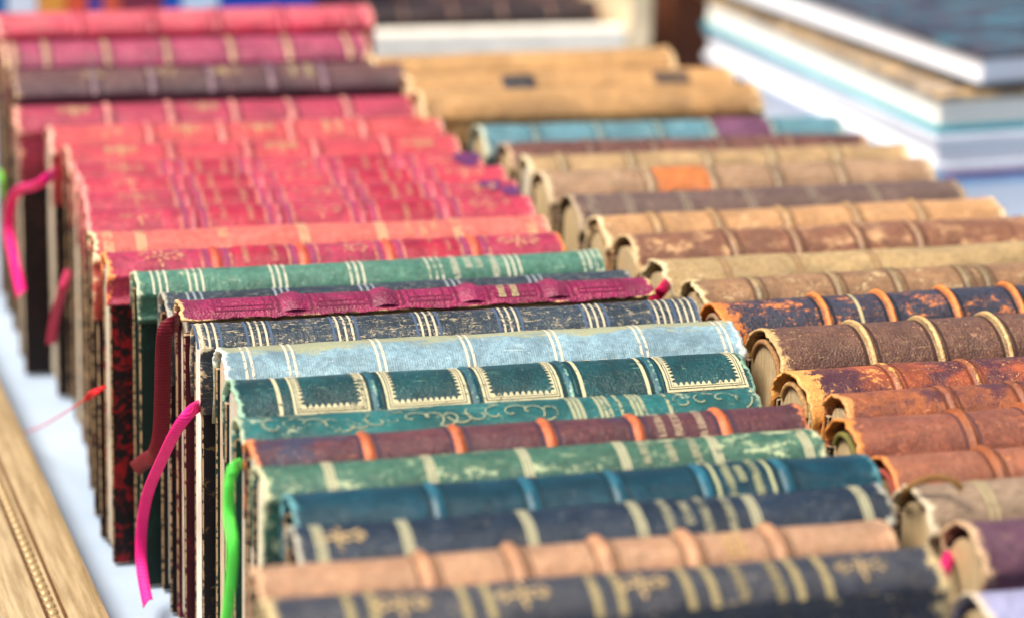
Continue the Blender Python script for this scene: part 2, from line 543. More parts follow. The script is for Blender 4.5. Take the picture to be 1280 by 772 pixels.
    def headband(s, mat, left=True):
        hw = s.T / 2 - 0.006
        V, F = [], []
        n, k = 16, 6
        top = s.H - 0.0052
        r2 = min(s.r * 0.95, hw * 0.9)
        x = 0.0016 if left else s.L - 0.0035
        for i in range(n + 1):
            a = -1.3 + 2.6 * i / n
            cy, cz = hw * math.sin(a), top - r2 + r2 * math.cos(a)
            for j in range(k):
                b = 2 * math.pi * j / k
                V.append((x + 0.0013 * math.cos(b), cy + 0.0013 * math.sin(b) * math.sin(a), cz + 0.0013 * math.sin(b) * math.cos(a)))
        for i in range(n):
            for j in range(k):
                F.append((i*k+j, i*k+(j+1) % k, (i+1)*k+(j+1) % k, (i+1)*k+j))
        mk_obj('headband', V, F, mat, s.root, True)

# ---- what each book looks like. crest: left and right end of the spine in the photograph (px); Y: distance override
def B(crest, base, worn, label, **kw):
    d = dict(crest=crest, base=base, worn=worn, label=label); d.update(kw); return d
P_CREAM, P_GREY, P_TAN = (226, 214, 190), (205, 196, 178), (208, 182, 140)
ROSESET = dict(gilt=(226, 160, 128), keep=.52, ornkeep=.42, orngilt=(214, 150, 120), bands=[.233, .42, .61, .80], setgilt=True, panels=True, fade=(218, 88, 104), fadeamt=.36, bandcol=(206, 74, 92), fray=.0018, wear=.55)

LEFT = [
 B((-8,18,458,6), (186,0,60), (246,160,150), 'bright crimson book farthest back in the left row', Y=1.40, fade=(242,132,134), fadeamt=.7, bandsx=[95,185,265,345,430], paper=((60,20,30),(130,25,40)), wear=.6),
 B((2,55,455,43), (160,52,92), (236,196,150), 'dusty rose book with cream dotted bands, second from back of left row', Y=1.36, fade=(196,92,112), fadeamt=.5, bandsx=[15,55,130,205,285,355,430], bandcol=(206,160,124), bandh=.0008),
 B((15,90,500,78), (66,30,46), (176,140,110), 'brown and purple book lying between rose books at the back', Y=1.325, fade=(132,92,80), fadeamt=.7, orn=[120,200,278], bandsx=[115,187,260,335,400], bandcol=(130,96,110), bandh=.001, texts=[(362,4),(382,5)]),
 B((18,135,515,120), (162,36,70), (236,170,140), 'rose leather book with pale raised bands and ragged tan left end', inset=0.0022, Y=1.285, fade=(196,76,96), fadeamt=.5, bandsx=[133,210,290,360,430], bandcol=(226,140,130), fray=.0028, orn=[90,250], wear=.6),
 B((60,160,550,148), (190,44,54), (236,190,165), 'salmon pink book with faint gilt and magenta ribbon at its left end', inset=0.0009, fade=(224,104,100), fadeamt=.65, bandsx=[185,275,360,450], bandcol=(238,136,126), orn=[130,232,320], texts=[(405,4),(420,4)]),
 B((82,184,572,173), (182,36,52), (236,180,150), 'salmon pink book with raised bands just in front of the magenta ribboned one', fade=(214,88,94), fadeamt=.6, bandsx=[212,308,392,482], bandcol=(236,130,122), orn=[150,350,520]),
 B((92,206,600,192), (182,34,62), (238,150,140), 'faded red book with dark ink blot near its right end', inset=0.0012, **dict(ROSESET, rise=.30, blots=[(582,-.2,9,9)])),
 B((100,224,628,208), (186,28,58), (238,150,140), 'faded red book with gilt title panels between two blotted red books', **ROSESET),
 B((104,243,645,228), (178,30,64), (238,150,140), 'red book with two small ink blots at its right end', **dict(ROSESET, blots=[(612,-.1,8,8),(634,-.55,6,4)])),
 B((107,265,664,250), (174,26,62), (238,150,140), 'rose red book with gilt flowers just behind the flat pink spine', **ROSESET),
 B((114,293,683,272), (208,84,76), (246,205,160), 'flat pink book with wide cream gilt bars', fade=(226,126,108), fadeamt=.7, bars=[133,174,277,377,474,568,660], gilt=(240,190,144), keep=.5, barw=.0042, texts=[(508,4),(526,4),(540,3)], fray=.003),
 B((130,318,697,292), (168,26,68), (246,150,80), 'crimson book with orange bands and red and black marbled cover', inset=0.0013, **dict(ROSESET, fade=(205,80,110), fadeamt=.3, paper=((14,10,12),(120,14,22)), paperamt=.85, quarter=.011, bandcol=(235,95,60))),
 B((167,342,745,312), (44,104,84), (190,200,164), 'pale green book with triple gilt rules in front of the crimson ones', Y=.9985, fade=(108,158,134), fadeamt=.55, triples=[196,241,344,440,537,634,728], gilt=(238,236,205), texts=[(562,6),(579,3),(592,3),(611,6)], paper=((8,30,26),(12,46,38)), quarter=.009, spotamt=.4, blot=(20,70,55), blotamt=.3),
 B((203,370,783,340), (42,54,64), (170,165,150), 'slate blue book almost hidden behind the thin magenta one', Y=.974, triples=[242,350,456,563,665], gilt=(170,180,185), crack=.6, paper=((18,16,18),(70,25,20))),
 B((222,378,812,348), (150,24,78), (214,176,120), 'magenta book with torn spine edge showing brown lining', inset=0.0026, Y=.940, torn=-.80, rise=.26, bandsx=[365,479,587,692], bandh=.0016, bandhw=.0058, bandcol=(158,32,86), bandwear=.2, tooled=True, texts=[(624,3),(640,3)], paper=((60,14,24),(96,20,34)), fray=.0022, grain=2.4, wear=.45),
 B((245,408,868,378), (42,58,70), (206,188,150), 'slate navy book with crackled leather and fine gilt line groups', inset=0.0011, triples=[257,320,427,530,632,738,822,850], blue=True, gilt=(232,222,190), crack=1.0, paper=((22,18,22),(84,70,40)), pg=(238,232,220), fray=.0022),
 B((275,438,912,402), (134,166,178), (214,222,210), 'light blue cloth book with stained top edge and double cream rules', inset=0.0022, doubles=[305,358,468,577,685,790,893], gilt=(240,232,208), cloth=True, stain=(150,150,112), fray=.003, paper=((24,44,40),(44,62,50)), pg=(206,186,160), scratch=.5),
 B((288,480,925,444), (8,70,72), (150,190,160), 'dark teal book with toothed gilt frames stamped on its spine', inset=0.002, frames=[(358,452),(473,575),(592,690),(818,918)], rules=[342,716,796], bandsx=[462,584,702,809], bandcol=(28,92,104), bandh=.0009, bandwear=.55, texts=[(738,3),(760,2),(775,2)], textt=.35, gilt=(240,228,180), paper=((8,36,34),(12,50,44)), fray=.0022),
 B((297,527,945,487), (32,102,100), (176,186,150), 'teal cloth book with pale scrollwork behind the maroon one', cloth=True, bars=[718,752,794], barw=.005, rules=[772,832], scrolls=[(330,690),(842,932)], gilt=(190,192,150), keep=.55, paper=((12,50,46),(30,70,60)), spotamt=.3),
 B((312,553,998,508), (80,34,42), (242,140,80), 'maroon leather book with bright orange worn bands', inset=0.002, bandsx=[455,568,680,790,897], bandcol=(220,112,56), bandh=.0013, bandhw=.0023, flank=(60,42,56), texts=[(817,5),(838,5),(868,6)], textgilt=(196,170,140), fade=(104,62,66), fadeamt=.6, fray=.0025, paper=((30,20,20),(70,30,30)), blot=(44,52,74), blotamt=.3),
 B((322,587,1020,540), (36,88,72), (206,206,160), 'mottled green book with cream bars and pale spots', inset=0.0016, fade=(96,138,108), fadeamt=.4, bars=[408,533,652,773,888,1000], barw=.0034, texts=[(800,4),(832,4),(862,6)], spot=(186,196,150), spotamt=.6, gilt=(214,208,168), fray=.002, pg=(232,224,196)),
 B((360,622,1085,570), (0,62,78), (90,150,155), 'smooth teal blue book with gilt lettering near its right end', cloth=True, bandsx=[540,657,764,872,972], bandcol=(34,104,124), bandh=.0007, bandhw=.0024, bandwear=.2, rules=[886,954], rulew=.0012, texts=[(902,6),(918,3),(936,7)], gilt=(214,214,160), paper=((8,30,28),(10,40,36)), scratch=.1),
 B((365,665,1100,608), (16,38,58), (196,190,170), 'navy blue book with cream bars and four gilt lines of lettering', bars=[395,502,654,790,932,1068], barw=.0034, texts=[(826,7),(850,4),(872,7),(902,7)], orn=[420], gilt=(206,200,160), pg=(220,212,200)),
 B((318,715,1110,655), (172,122,84), (228,182,140), 'tan leather book with raised bands in front of the navy ones', bandsx=[530,643,752,860,968], bandh=.0022, bandhw=.0028, bandcol=(206,150,108), fade=(204,166,132), fadeamt=.6, texts=[(905,4),(920,4)], textgilt=(220,180,120), scratch=.2),
 B((330,757,1165,690), (30,36,52), (216,190,136), 'navy book with gilt flowers and tan right end nearest the camera', bars=[432,462,575,605,735,765,850,880,985,1020], barw=.0022, orn=[497,648,794,1068], texts=[(915,6),(960,7)], fade=(96,98,104), fadeamt=.4, gilt=(212,190,130), fray=.002, wear=.75),
]
RIGHT_ROW = [
 B((462,72,826,55), (190,142,84), (232,200,150), 'yellow tan book farthest back in the right row', Y=1.325, fade=(214,168,108), fadeamt=.5, scratch=.6, scratch2=0),
 B((505,95,912,85), (186,138,82), (232,200,150), 'yellow tan book with two small dark labels', Y=1.29, fade=(212,166,106), fadeamt=.5, labels=[(622,664,(52,48,50)),(812,855,(96,74,56))], labt=(-.95,-.2), scratch=.6),
 B((520,115,948,108), (180,134,80), (230,198,148), 'yellow tan book standing just behind the blue green one', Y=1.255, fade=(210,164,104), fadeamt=.5, scratch=.6),
 B((597,159,1047,147), (72,124,140), (200,205,180), 'blue green book with a purple label near its right end', fade=(120,165,172), fadeamt=.5, labels=[(888,958,(120,70,100))], bandsx=[665,745,820,885,960], bandcol=(150,175,165), bandh=.0007),
 B((630,180,1080,168), (112,70,58), (196,160,124), 'mauve brown book in front of the blue green one', bandsx=[735,815,900,985], bandcol=(150,108,84), bandh=.0009, spotamt=.3),
 B((655,196,1130,182), (176,142,96), (232,214,170), 'olive tan book with cream bands behind the orange labelled one', bandsx=[700,785,880,960,1040], bandcol=(206,176,124), fade=(198,164,116), fadeamt=.5, pg=P_CREAM),
 B((675,216,1160,202), (150,112,80), (220,196,156), 'tan book with an orange label and pale left half', labels=[(812,880,(206,118,56))], bandsx=[806,884,965,1045], bandcol=(190,158,116), fade=(194,160,124), fadeamt=.6),
 B((711,246,1195,226), (88,64,54), (180,156,124), 'dark grey brown book with double lines across the spine', doubles=[735,780,850,930,1010,1085], gilt=(168,150,128), fade=(126,102,92), fadeamt=.6, spotamt=.35),
 B((746,272,1240,247), (190,140,92), (236,208,160), 'light tan book with a dark hollow at its left end', headb=(160,130,90), bandsx=[815,890,975,1060,1140], bandcol=(208,164,106), fade=(206,160,108), fadeamt=.5, fray=.003, spotamt=.4),
 B((781,296,1285,270), (128,80,56), (220,186,136), 'reddish brown book with tan raised bands behind the cream one', bandsx=[908,985,1062,1135], bandcol=(180,134,94), spot=(200,158,112), spotamt=.7, fray=.003, fade=(160,112,80), fadeamt=.4),
 B((821,328,1330,300), (170,140,92), (226,206,162), 'cream olive book with a red ribbon at its left end', doubles=[900,990,1085], gilt=(170,130,90), fade=(196,168,120), fadeamt=.5, spot=(150,86,60), spotamt=.25, fray=.004),
 B((866,352,1380,326), (146,106,72), (220,200,150), 'scuffed brown and cream book behind the black one', bandsx=[940,1040,1115,1200,1225], bandcol=(180,152,104), bandh=.0008, spot=(206,182,132), spotamt=.5, fray=.004, fade=(172,136,96), fadeamt=.4),
 B((892,381,None,None), (44,44,58), (226,130,52), 'blackish book with orange rubbed leather and orange bands', headb=(150,120,90), bandsx=[1022,1102,1182,1262], bandcol=(206,116,50), bandh=.002, spot=(226,132,56), spotamt=.62, wear=.75, endwear=.009, fray=.002, rulesx=[1064], fade=(74,80,98), fadeamt=.4, rise=.34, bandwear=1.0),
 B((956,414,None,None), (98,64,48), (206,168,110), 'grainy brown book with three tan raised bands', headb=(150,110,70), bandsx=[1072,1156,1240], bandcol=(186,148,92), bandh=.002, spot=(160,118,88), spotamt=.45, fray=.0025, wear=.6, grain=2.0, fade=(128,92,72), fadeamt=.45, rise=.34, bandwear=1.0),
 B((991,466,None,None), (170,84,48), (236,166,86), 'orange brown book with purple stains and crumbling left end', headb=(170,130,80), blot=(58,28,42), blotamt=1.1, spot=(226,150,80), spotamt=.55, bandsx=[1110,1208], bandcol=(176,100,56), bandh=.001, wear=.95, endwear=.008, fray=.004, rise=.34, quarter=.03),
 B((1048,495,None,None), (150,80,42), (222,150,84), 'orange red book with one dark stain behind the reddish banded one', blot=(66,34,46), blotamt=.7, fade=(190,112,66), fadeamt=.5, spot=(220,148,92), spotamt=.45, bandsx=[1180,1270], bandcol=(176,98,58), bandh=.001, wear=.6, fray=.003),
 B((1054,528,None,None), (136,72,48), (224,140,60), 'reddish brown book with orange band and loose headband', bandsx=[1200,1285], bandcol=(200,108,48), bandh=.002, flank=(84,52,50), fade=(174,110,84), fadeamt=.5, spot=(206,130,90), spotamt=.42, fray=.0035, headb=(104,98,44), wear=.6, rise=.34),
 B((1103,574,None,None), (142,76,44), (220,136,70), 'glossy chestnut book with orange band in front of the reddish one', headb=(140,60,50), bandsx=[1235], bandcol=(196,108,52), bandh=.002, fade=(184,124,96), fadeamt=.5, spot=(216,140,80), spotamt=.4, rise=.34),
 B((1142,612,None,None), (146,120,94), (214,196,164), 'grey tan book with brown cord at its left end', doubles=[1225], gilt=(206,190,140), spotamt=.3, fade=(168,144,118), fadeamt=.5, paper=((20,18,18),(40,34,30)), fray=.002, rise=.34),
 B((1206,658,None,None), (84,46,64), (206,170,130), 'dark purple book with magenta ribbon behind it near the corner', fade=(120,84,100), fadeamt=.5, paper=((18,12,16),(34,20,26)), fray=.003, quarter=.013),
 B((1220,748,None,None), (150,150,190), (220,200,170), 'pale lavender book cut off at the bottom right corner', Y=.640, fade=(176,178,206), fadeamt=.5, fray=.002),
]

HREF = 0.135
def build_row(row, group, length):
    n = len(row)
    dat = []
    for b in row:
        x0, y0, x1, y1 = b['crest']
        a = at_z(x0, y0, HREF)
        if x1 is None:
            c = Vector((a.x + length, a.y - length * math.tan(rad(1.6)), a.z))
        else: c = at_z(x1, y1, HREF)
        k = b['Y'] / a.y if 'Y' in b else 1.0
        dat.append([a.x * k, a.y * k, math.atan2(c.y - a.y, c.x - a.x), (c - a).length * k])
    yaw = []
    for i in range(n):
        ww = [(j, 1.0 / (1 + abs(j - i))) for j in range(max(0, i - 3), min(n, i + 4))]
        yaw.append(max(rad(-4.0), min(rad(0.3), sum(dat[j][2] * q for j, q in ww) / sum(q for _, q in ww))))
    # boundaries between neighbours, measured along the row near its middle
    xm = sum(d[0] for d in dat) / n + 0.1
    ymid = [d[1] + math.tan(yaw[i]) * (xm - d[0]) for i, d in enumerate(dat)]
    for i in range(n):
        up = (ymid[i - 1] - ymid[i]) if i else 0.032
        dn = (ymid[i] - ymid[i + 1]) if i < n - 1 else 0.03
        dyaw = max(abs(yaw[i] - yaw[i - 1]) if i else 0, abs(yaw[i] - yaw[i + 1]) if i < n - 1 else 0)
        T = (up + dn) / 2 - 0.0012 - dyaw * 0.10
        T = max(0.015, min(0.046, T))
        sh = (up - dn) / 4
        X, Yc = dat[i][0], dat[i][1] + sh
        k = Yc / at_z(row[i]['crest'][0], row[i]['crest'][1], HREF).y
        H = CAMZ - (CAMZ - HREF) * k
        X = at_z(row[i]['crest'][0], row[i]['crest'][1], H).x
        make_book(row[i], X, Yc, yaw[i], dat[i][3], T, H, group, i)

def make_book(b, X, Y, yaw, L, T, H, group, idx):
    seed = (idx + 1) * 1.731 + (50 if 'right' in group else 0)
    root = empty('antique_book', (X, Y, 0), yaw)
    tag(root, b['label'], 'book', group)
    k = Book(root, L, T, H - 0.0, seed, b.get('rise', 0.31 if 'right' in group else 0.255), b.get('quarter', 0.026), b.get('fray', 0.0014))
    k.ew = b.get('endwear', .0055 if 'right' in group else .0035)
    nm = 'leather_%s_%d' % ('r' if 'right' in group else 'l', idx)
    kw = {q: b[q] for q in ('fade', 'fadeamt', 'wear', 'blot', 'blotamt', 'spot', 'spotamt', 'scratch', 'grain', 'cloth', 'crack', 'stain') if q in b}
    if 'right' in group and 'spotamt' not in kw:
        kw['spotamt'] = 0.4; kw['spot'] = tuple(int(q * .75 + w_ * .25) for q, w_ in zip(b['worn'], b['base']))
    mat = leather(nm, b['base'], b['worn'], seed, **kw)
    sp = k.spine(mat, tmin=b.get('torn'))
    dk, rd = b.get('paper', ((24, 16, 16), (58, 26, 20)))
    pm = marbled(nm + '_cover', dk, rd, seed, 150, b.get('paperamt', 0.4))
    k.boards(pm, pm)
    rr = random.Random(idx * 7 + 3)
    k.block(pages(nm + '_pages', b.get('pg', P_TAN if 'right' in group else P_GREY), seed), rr.uniform(.0014, .0024) if 'right' in group else b.get('inset', .0032 + rr.uniform(-.0004, .001)), .0052 if 'right' in group else .0036)
    x0, x1 = b['crest'][0], b['crest'][2]
    if x1 is None:
        e = root.location + Vector((math.cos(yaw) * L, math.sin(yaw) * L, H))
        d = e - CAM
        x1 = CX + FPX * d.dot(RIGHT) / d.dot(FWD)
    # depth-correct mapping of a picture column to a place along the spine
    pa = Vector((X, Y, H)) - CAM; pb = pa + Vector((math.cos(yaw) * L, math.sin(yaw) * L, 0))
    za, zb = pa.dot(FWD), pb.dot(FWD)
    def U(px):
        q = (px - x0) / (x1 - x0)
        q = q * za / (zb + q * (za - zb))
        return max(0.002, min(L - 0.002, q * L))
    gm = gilt_mat(nm + '_gilt', tuple(int(q * .88) for q in b.get('gilt', GILT)), seed, b.get('keep', 0.64))
    om = gilt_mat(nm + '_ornament', b.get('orngilt', (206, 176, 126)), seed + 1, b.get('ornkeep', 0.5))
    bandmat = mat
    if 'bandcol' in b:
        kw2 = dict(kw); kw2.pop('fade', None)
        kw2['spotamt'] = 0; kw2['blotamt'] = 0
        bandmat = leather(nm + '_band', tuple(int(q * (.84 if 'right' in group else .95)) for q in b['bandcol']), b['worn'], seed + 3, **kw2)
    bands = [U(x) for x in b.get('bandsx', [])] + [L * q for q in b.get('bands', [])]
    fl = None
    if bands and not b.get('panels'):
        fl = plain(nm + '_flank', b.get('flank') or tuple(int(q * .62) for q in b['base']), seed, .5, .3, 500)  # default: darker base, band-edge shadow painted into the colour
    for u in bands:
        if b.get('panels'):
            k.band(u, bandmat, 0.0024, 0.0011, .45)
        else:
            k.band(u, bandmat, b.get('bandhw', 0.0020), b.get('bandh', 0.0013), b.get('bandwear', .32), (b['torn'] + .12) if 'torn' in b else -1.0)
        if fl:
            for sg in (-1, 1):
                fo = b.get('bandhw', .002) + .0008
                k.strip('blind_or_shade_line', u + sg * fo - 0.0006, u + sg * fo + 0.0006, (b['torn'] + .14) if 'torn' in b else -.98, .98, 0.00015, fl, 20)  # painted shadow beside the band; own line colour where flank is given
    if b.get('setgilt'):
        dk2 = plain(nm + '_line', (128, 56, 92), seed)
        lm = leather(nm + '_label', (172, 14, 48), (226, 130, 110), seed + 5, fade=(196, 50, 80), fadeamt=.5, wear=.45)
        ed = [0] + bands + [L]
        for i, u in enumerate(bands):
            for sg in (-1, 1):
                k.strip('blind_or_shade_line', u + sg * 0.0042 - 0.0006, u + sg * 0.0042 + 0.0006, -.98, .98, 0.00015, dk2, 20)
                k.rule(u + sg * 0.0062, gm, 0.0008)
        for pi in (1, 3):
            a, c = ed[pi] + 0.0072, ed[pi + 1] - 0.0072
            k.label(a, c, lm)
            mid = (a + c) / 2
            if pi == 1:
                k.text(mid - 0.006, gm, 4, 2.4, 2.0); k.text(mid + 0.006, gm, 4, 2.4, 2.0)
            else:
                k.text(mid, gm, 6, 2.4, 2.0); k.text(mid + 0.007, gm, 3, 2.0, 2.0)
        for pi in (0, 2, 4):
            k.fleuron((ed[pi] + ed[pi + 1]) / 2, om, 8.5)
    for x in b.get('triples', []):
        u = U(x)
        for dx in (-0.0027, 0, 0.0027): k.rule(u + dx, gm, 0.0009)
        if b.get('blue'):
            bm = bpy.data.materials.get(nm + '_blue') or plain(nm + '_blue', (64, 82, 106), seed)
            for dx in (-0.0046, 0.0046): k.strip('blind_or_shade_line', u + dx - 0.0005, u + dx + 0.0005, -.98, .98, 0.00015, bm, 20)
    for x in b.get('doubles', []):
        u = U(x)
        for dx in (-0.0012, 0.0012): k.rule(u + dx, gm, 0.0011)
    for x in b.get('rules', []) + b.get('rulesx', []):
        k.rule(U(x), gm, b.get('rulew', 0.0014))
    for x in b.get('bars', []):
        u, wd = U(x), b.get('barw', 0.0034)
        for i in range(3): k.rule(u + (i - 1) * wd * 0.36, gm, wd * 0.27)
    tg = gm if 'textgilt' not in b else gilt_mat(nm + '_letter', b['textgilt'], seed, .75)
    for (x, n) in b.get('texts', []):
        k.text(U(x), tg, n, 2.7, 2.0, b.get('textt', -0.3))
    for x in b.get('orn', []):
        k.fleuron(U(x), om, 7.5)
    for (xa, xb) in b.get('scrolls', []): k.scroll(U(xa), U(xb), gm, idx)
    for (xa, xb) in b.get('frames', []): k.toothed(U(xa), U(xb), gm)
    for (xa, xb, c) in b.get('labels', []):
        t0, t1 = b.get('labt', (-.9, .9))
        k.label(U(xa), U(xb), leather(nm + '_label%d' % xa, c, b['worn'], seed + 2, wear=.3), t0, t1)
    if 'blots' in b:
        im = plain(nm + '_ink', (84, 34, 84), seed, .6)
        for (x, t, ra, rb) in b['blots']:
            P = []
            for i in range(22):
                a = 2 * math.pi * i / 22
                q = 1 + 0.35 * noise.noise(Vector((math.cos(a) * 1.6, math.sin(a) * 1.6, x)))
                P.append((ra * 0.75 * q * math.cos(a), rb * 0.8 * q * math.sin(a)))
            k.polys('ink_blot', U(x), t, [P], im, 0.00055)
    if b.get('tooled'):
        tm = plain(nm + '_tool', (104, 14, 56), seed, .5)
        ed = [0.004] + bands + [L - 0.004]
        for i in range(len(ed) - 1):
            a, c = ed[i] + 0.009, ed[i + 1] - 0.009
            for t in (-.58, -.42, .62, .78): k.strip('blind_or_shade_line', a, c, t, t + .045, 0.00018, tm, 2, None, 24)
            for u in (a, a + 0.003, c, c - 0.003): k.strip('blind_or_shade_line', u, u + 0.0007, -.58, .82, 0.00018, tm, 12)
    if 'torn' in b:
        lm = plain(nm + '_lining', (120, 96, 62), seed, .9, .45, 130, bump=.6, spec=.1)
        V, F = [], []
        nu, tl = 60, [-1 - .014, -1.006, -1, -.9, -.8, -.7, -.6, -.5, -.4]
        for i in range(nu + 1):
            u = 0.003 + (L - 0.006) * i / nu
            for t in tl: V.append(k.S(u, t, -0.0022 + 0.0004 * noise.noise(Vector((u * 120, t * 9, 1)))))
        m_ = len(tl)
        for i in range(nu):
            for j in range(m_ - 1):
                a = i * m_ + j; F.append((a, a + m_, a + m_ + 1, a + 1))
        mk_obj('spine_lining', V, F, lm, root)
    if 'headb' in b:
        k.headband(plain(nm + '_hb', b['headb'], seed, .8, .4, 900))
    return k

build_row(LEFT, 'old books in the left row', 0.2)
build_row(RIGHT_ROW, 'old books in the right row', 0.195)

# ------------------------------------------------------------------ ribbons
def ribbon_mat(name, c, seed):
    b = NB(name)
    n = b.noise(b.coords(seed), 150, 4, 0.6)
    rc = b.mix(n, mul(lin(c), 0.75), mul(lin(c), 1.1))
    b.p.inputs['Roughness'].default_value = 0.62
    b.p.inputs['Specular IOR Level'].default_value = 0.25
    wv = b.n('ShaderNodeTexWave'); wv.bands_direction = 'Z'; wv.inputs['Scale'].default_value = 240; wv.inputs['Distortion'].default_value = 0.8
    b.l(b.coords(seed), wv.inputs['Vector'])
    b.l(b.mix(b.ramp(wv.outputs['Fac'], .1, .8, .3, 0), rc, mul(lin(c), .45)), b.p.inputs['Base Color'])
    b.l(b.bump(wv.outputs['Fac'], 0.5, 0.0003), b.p.inputs['Normal'])
    return b.m
def spline(P, n=10):
    out = []
    for i in range(len(P) - 1):
        p0, p1, p2, p3 = P[max(0, i - 1)], P[i], P[i + 1], P[min(len(P) - 1, i + 2)]
        for j in range(n):
            t = j / n
            out.append(0.5 * ((2 * p1) + (p2 - p0) * t + (2 * p0 - 5 * p1 + 4 * p2 - p3) * t * t + (3 * p1 - p0 - 3 * p2 + p3) * t ** 3))
    out.append(P[-1])
    return out
def ribbon(pts, wmm, mat, label, cut=True, twist=.3):
    """pts: (px, py, X plane) ; the strip faces the open side of the row, twisting a little"""
    P = spline([at_x(x, y, X) for (x, y, X) in pts])
    base = P[len(P) // 2].copy()
    lo = min(p.z for p in P); base.z = lo
    V, F = [], []
    n = len(P); nw = 4; th = 0.00035
    for lay in (0, 1):
        for i, p in enumerate(P):
            tg = (P[min(n - 1, i + 1)] - P[max(0, i - 1)]).normalized()
            view = (CAM - p).normalized()
            sd = tg.cross(view).normalized()
            nrm = sd.cross(tg).normalized()
            tw = twist * (math.sin(i / n * 5.0) + .3)
            sd2 = sd * math.cos(tw) + nrm * math.sin(tw); nr2 = sd2.cross(tg).normalized()
            for j in range(nw + 1):
                q = j / nw - 0.5
                curl = 0.0006 * (1 - 4 * q * q)
                sl = 0.004 * q if (cut and i == n - 1) else 0
                V.append(tuple(p - base + sd2 * (q * wmm * 0.001) + nr2 * (curl + lay * th) + tg * sl))
    N = n * (nw + 1)
    for i in range(n - 1):
        for j in range(nw):
            a = i * (nw + 1) + j
            F.append((a, a + 1, a + nw + 2, a + nw + 1)); F.append((N + a, N + a + nw + 1, N + a + nw + 2, N + a + 1))
        for j in (0, nw):
            a = i * (nw + 1) + j
            F.append((a, a + nw + 1, N + a + nw + 1, N + a) if j == 0 else (a, N + a, N + a + nw + 1, a + nw + 1))
    for i in (0, n - 1):
        for j in range(nw):
            a = i * (nw + 1) + j
            F.append((a, N + a, N + a + 1, a + 1) if i == 0 else (a, a + 1, N + a + 1, N + a))
    o = mk_obj('bookmark_ribbon', V, F, mat)
    o.location = base
    tag(o, label, 'ribbon', 'bookmark ribbons hanging from the books')
    return o
ribbon([(256,504,.182),(240,512,.166),(221,536,.160),(203,572,.1585),(186,612,.158),(178,650,.158),(176,690,.158),(179,722,.158),(185,753,.158)], 4.6, ribbon_mat('ribbon_pink', (250,36,140), 1), 'hot pink ribbed ribbon dangling low over the dark book ends')
ribbon([(232,401,.180),(219,404,.1685),(207,412,.164),(204,440,.1635),(203,490,.1635),(201,540,.1635),(194,566,.162),(182,575,.160),(169,585,.158)], 6.6, ribbon_mat('ribbon_wine', (104,8,30), 2), 'wide wine red ribbon hanging from the torn magenta book')
ribbon([(304,577,.176),(293,583,.163),(287,600,.160),(286,640,.1595),(291,680,.1595),(289,720,.1595),(283,780,.1595)], 4.0, ribbon_mat('ribbon_green', (90,226,80), 3), 'bright green ribbon hanging beside the teal book ends')
ribbon([(72,214,.166),(60,222,.150),(44,232,.145),(24,238,.143),(13,256,.142),(12,290,.142),(18,325,.142),(27,368,.142)], 5.0, ribbon_mat('ribbon_magenta', (235,15,120), 4), 'magenta ribbon arching from the salmon book at far left')
ribbon([(86,340,.158),(80,356,.151),(74,376,.150),(68,400,.150),(64,428,.150)], 4.5, ribbon_mat('ribbon_faded', (190,50,90), 5), 'faded dusky rose ribbon against the blurred dark book ends')
ribbon([(838,350,.386),(830,360,.374),(823,368,.372),(818,376,.371)], 5.0, ribbon_mat('ribbon_crimson', (205,20,80), 6), 'short crimson ribbon end between the two rows')
ribbon([(1190,690,.377),(1183,704,.368),(1178,720,.366),(1176,745,.366)], 4.5, ribbon_mat('ribbon_rose', (215,40,110), 7), 'rose ribbon beside the purple book at lower right')
ribbon([(-3,214,.150),(1,222,.146),(2,232,.146),(0,246,.146)], 2.6, ribbon_mat('ribbon_lime', (120,220,40), 8), 'tiny lime ribbon at the left picture edge')

# red thread with a tassel
def tube(P, r, k=6):
    V, F = [], []
    n = len(P)
    for i, p in enumerate(P):
        tg = (P[min(n - 1, i + 1)] - P[max(0, i - 1)]).normalized()
        a = tg.cross(Vector((0.2, 0.1, 1))).normalized(); b2 = tg.cross(a)
        rr = r(i / (n - 1)) if callable(r) else r
        for j in range(k):
            an = 2 * math.pi * j / k
            V.append(tuple(p + a * (rr * math.cos(an)) + b2 * (rr * math.sin(an))))
    for i in range(n - 1):
        for j in range(k):
            F.append((i*k+j, i*k+(j+1) % k, (i+1)*k+(j+1) % k, (i+1)*k+j))
    F.append(tuple(range(k - 1, -1, -1))); F.append(tuple(range((n - 1) * k, n * k)))
    return V, F
th = empty('bookmark_thread', at_x(60, 520, .143))
th.location.z = 0.0
tag(th, 'thin red thread bookmark with a small tassel across the white table', 'bookmark')
red_m = ribbon_mat('thread_red', (225, 25, 35), 9)
P = spline([at_x(x, y, X) - th.location for (x, y, X) in [(-12,548,.128),(20,543,.133),(50,533,.138),(75,519,.142),(92,508,.144),(106,499,.145)]])
mk_obj('thread', *tube(P, 0.00035), red_m, th)
for i in range(9):
    o = (i - 4) * 0.9
    P = spline([at_x(x, y, X) - th.location for (x, y, X) in [(106,499,.145),(112+o*.3,494+o*.8,.146+i*.0003),(120+o*.3,489+o*.55,.1475),(132,483+o*.2,.153)]], 6)
    mk_obj('tassel_strand', *tube(P, 0.0006), red_m, th)

# cord on the grey tan book, lower right
P = [at_z(x, y, z) for (x, y, z) in [(1128,628,.128),(1133,612,.137),(1150,601,.1405),(1172,596,.142),(1190,600,.142),(1203,611,.1395)]]
o0 = P[0].copy()
V, F = tube([p - o0 for p in spline(P)], 0.0011, 8)
cd = mk_obj('loose_cord', V, F, plain('cord_brown', (120, 84, 30), 3, .7, .4, 500))
cd.location = o0
tag(cd, 'brown loose cord curling over the grey tan book', 'cord')

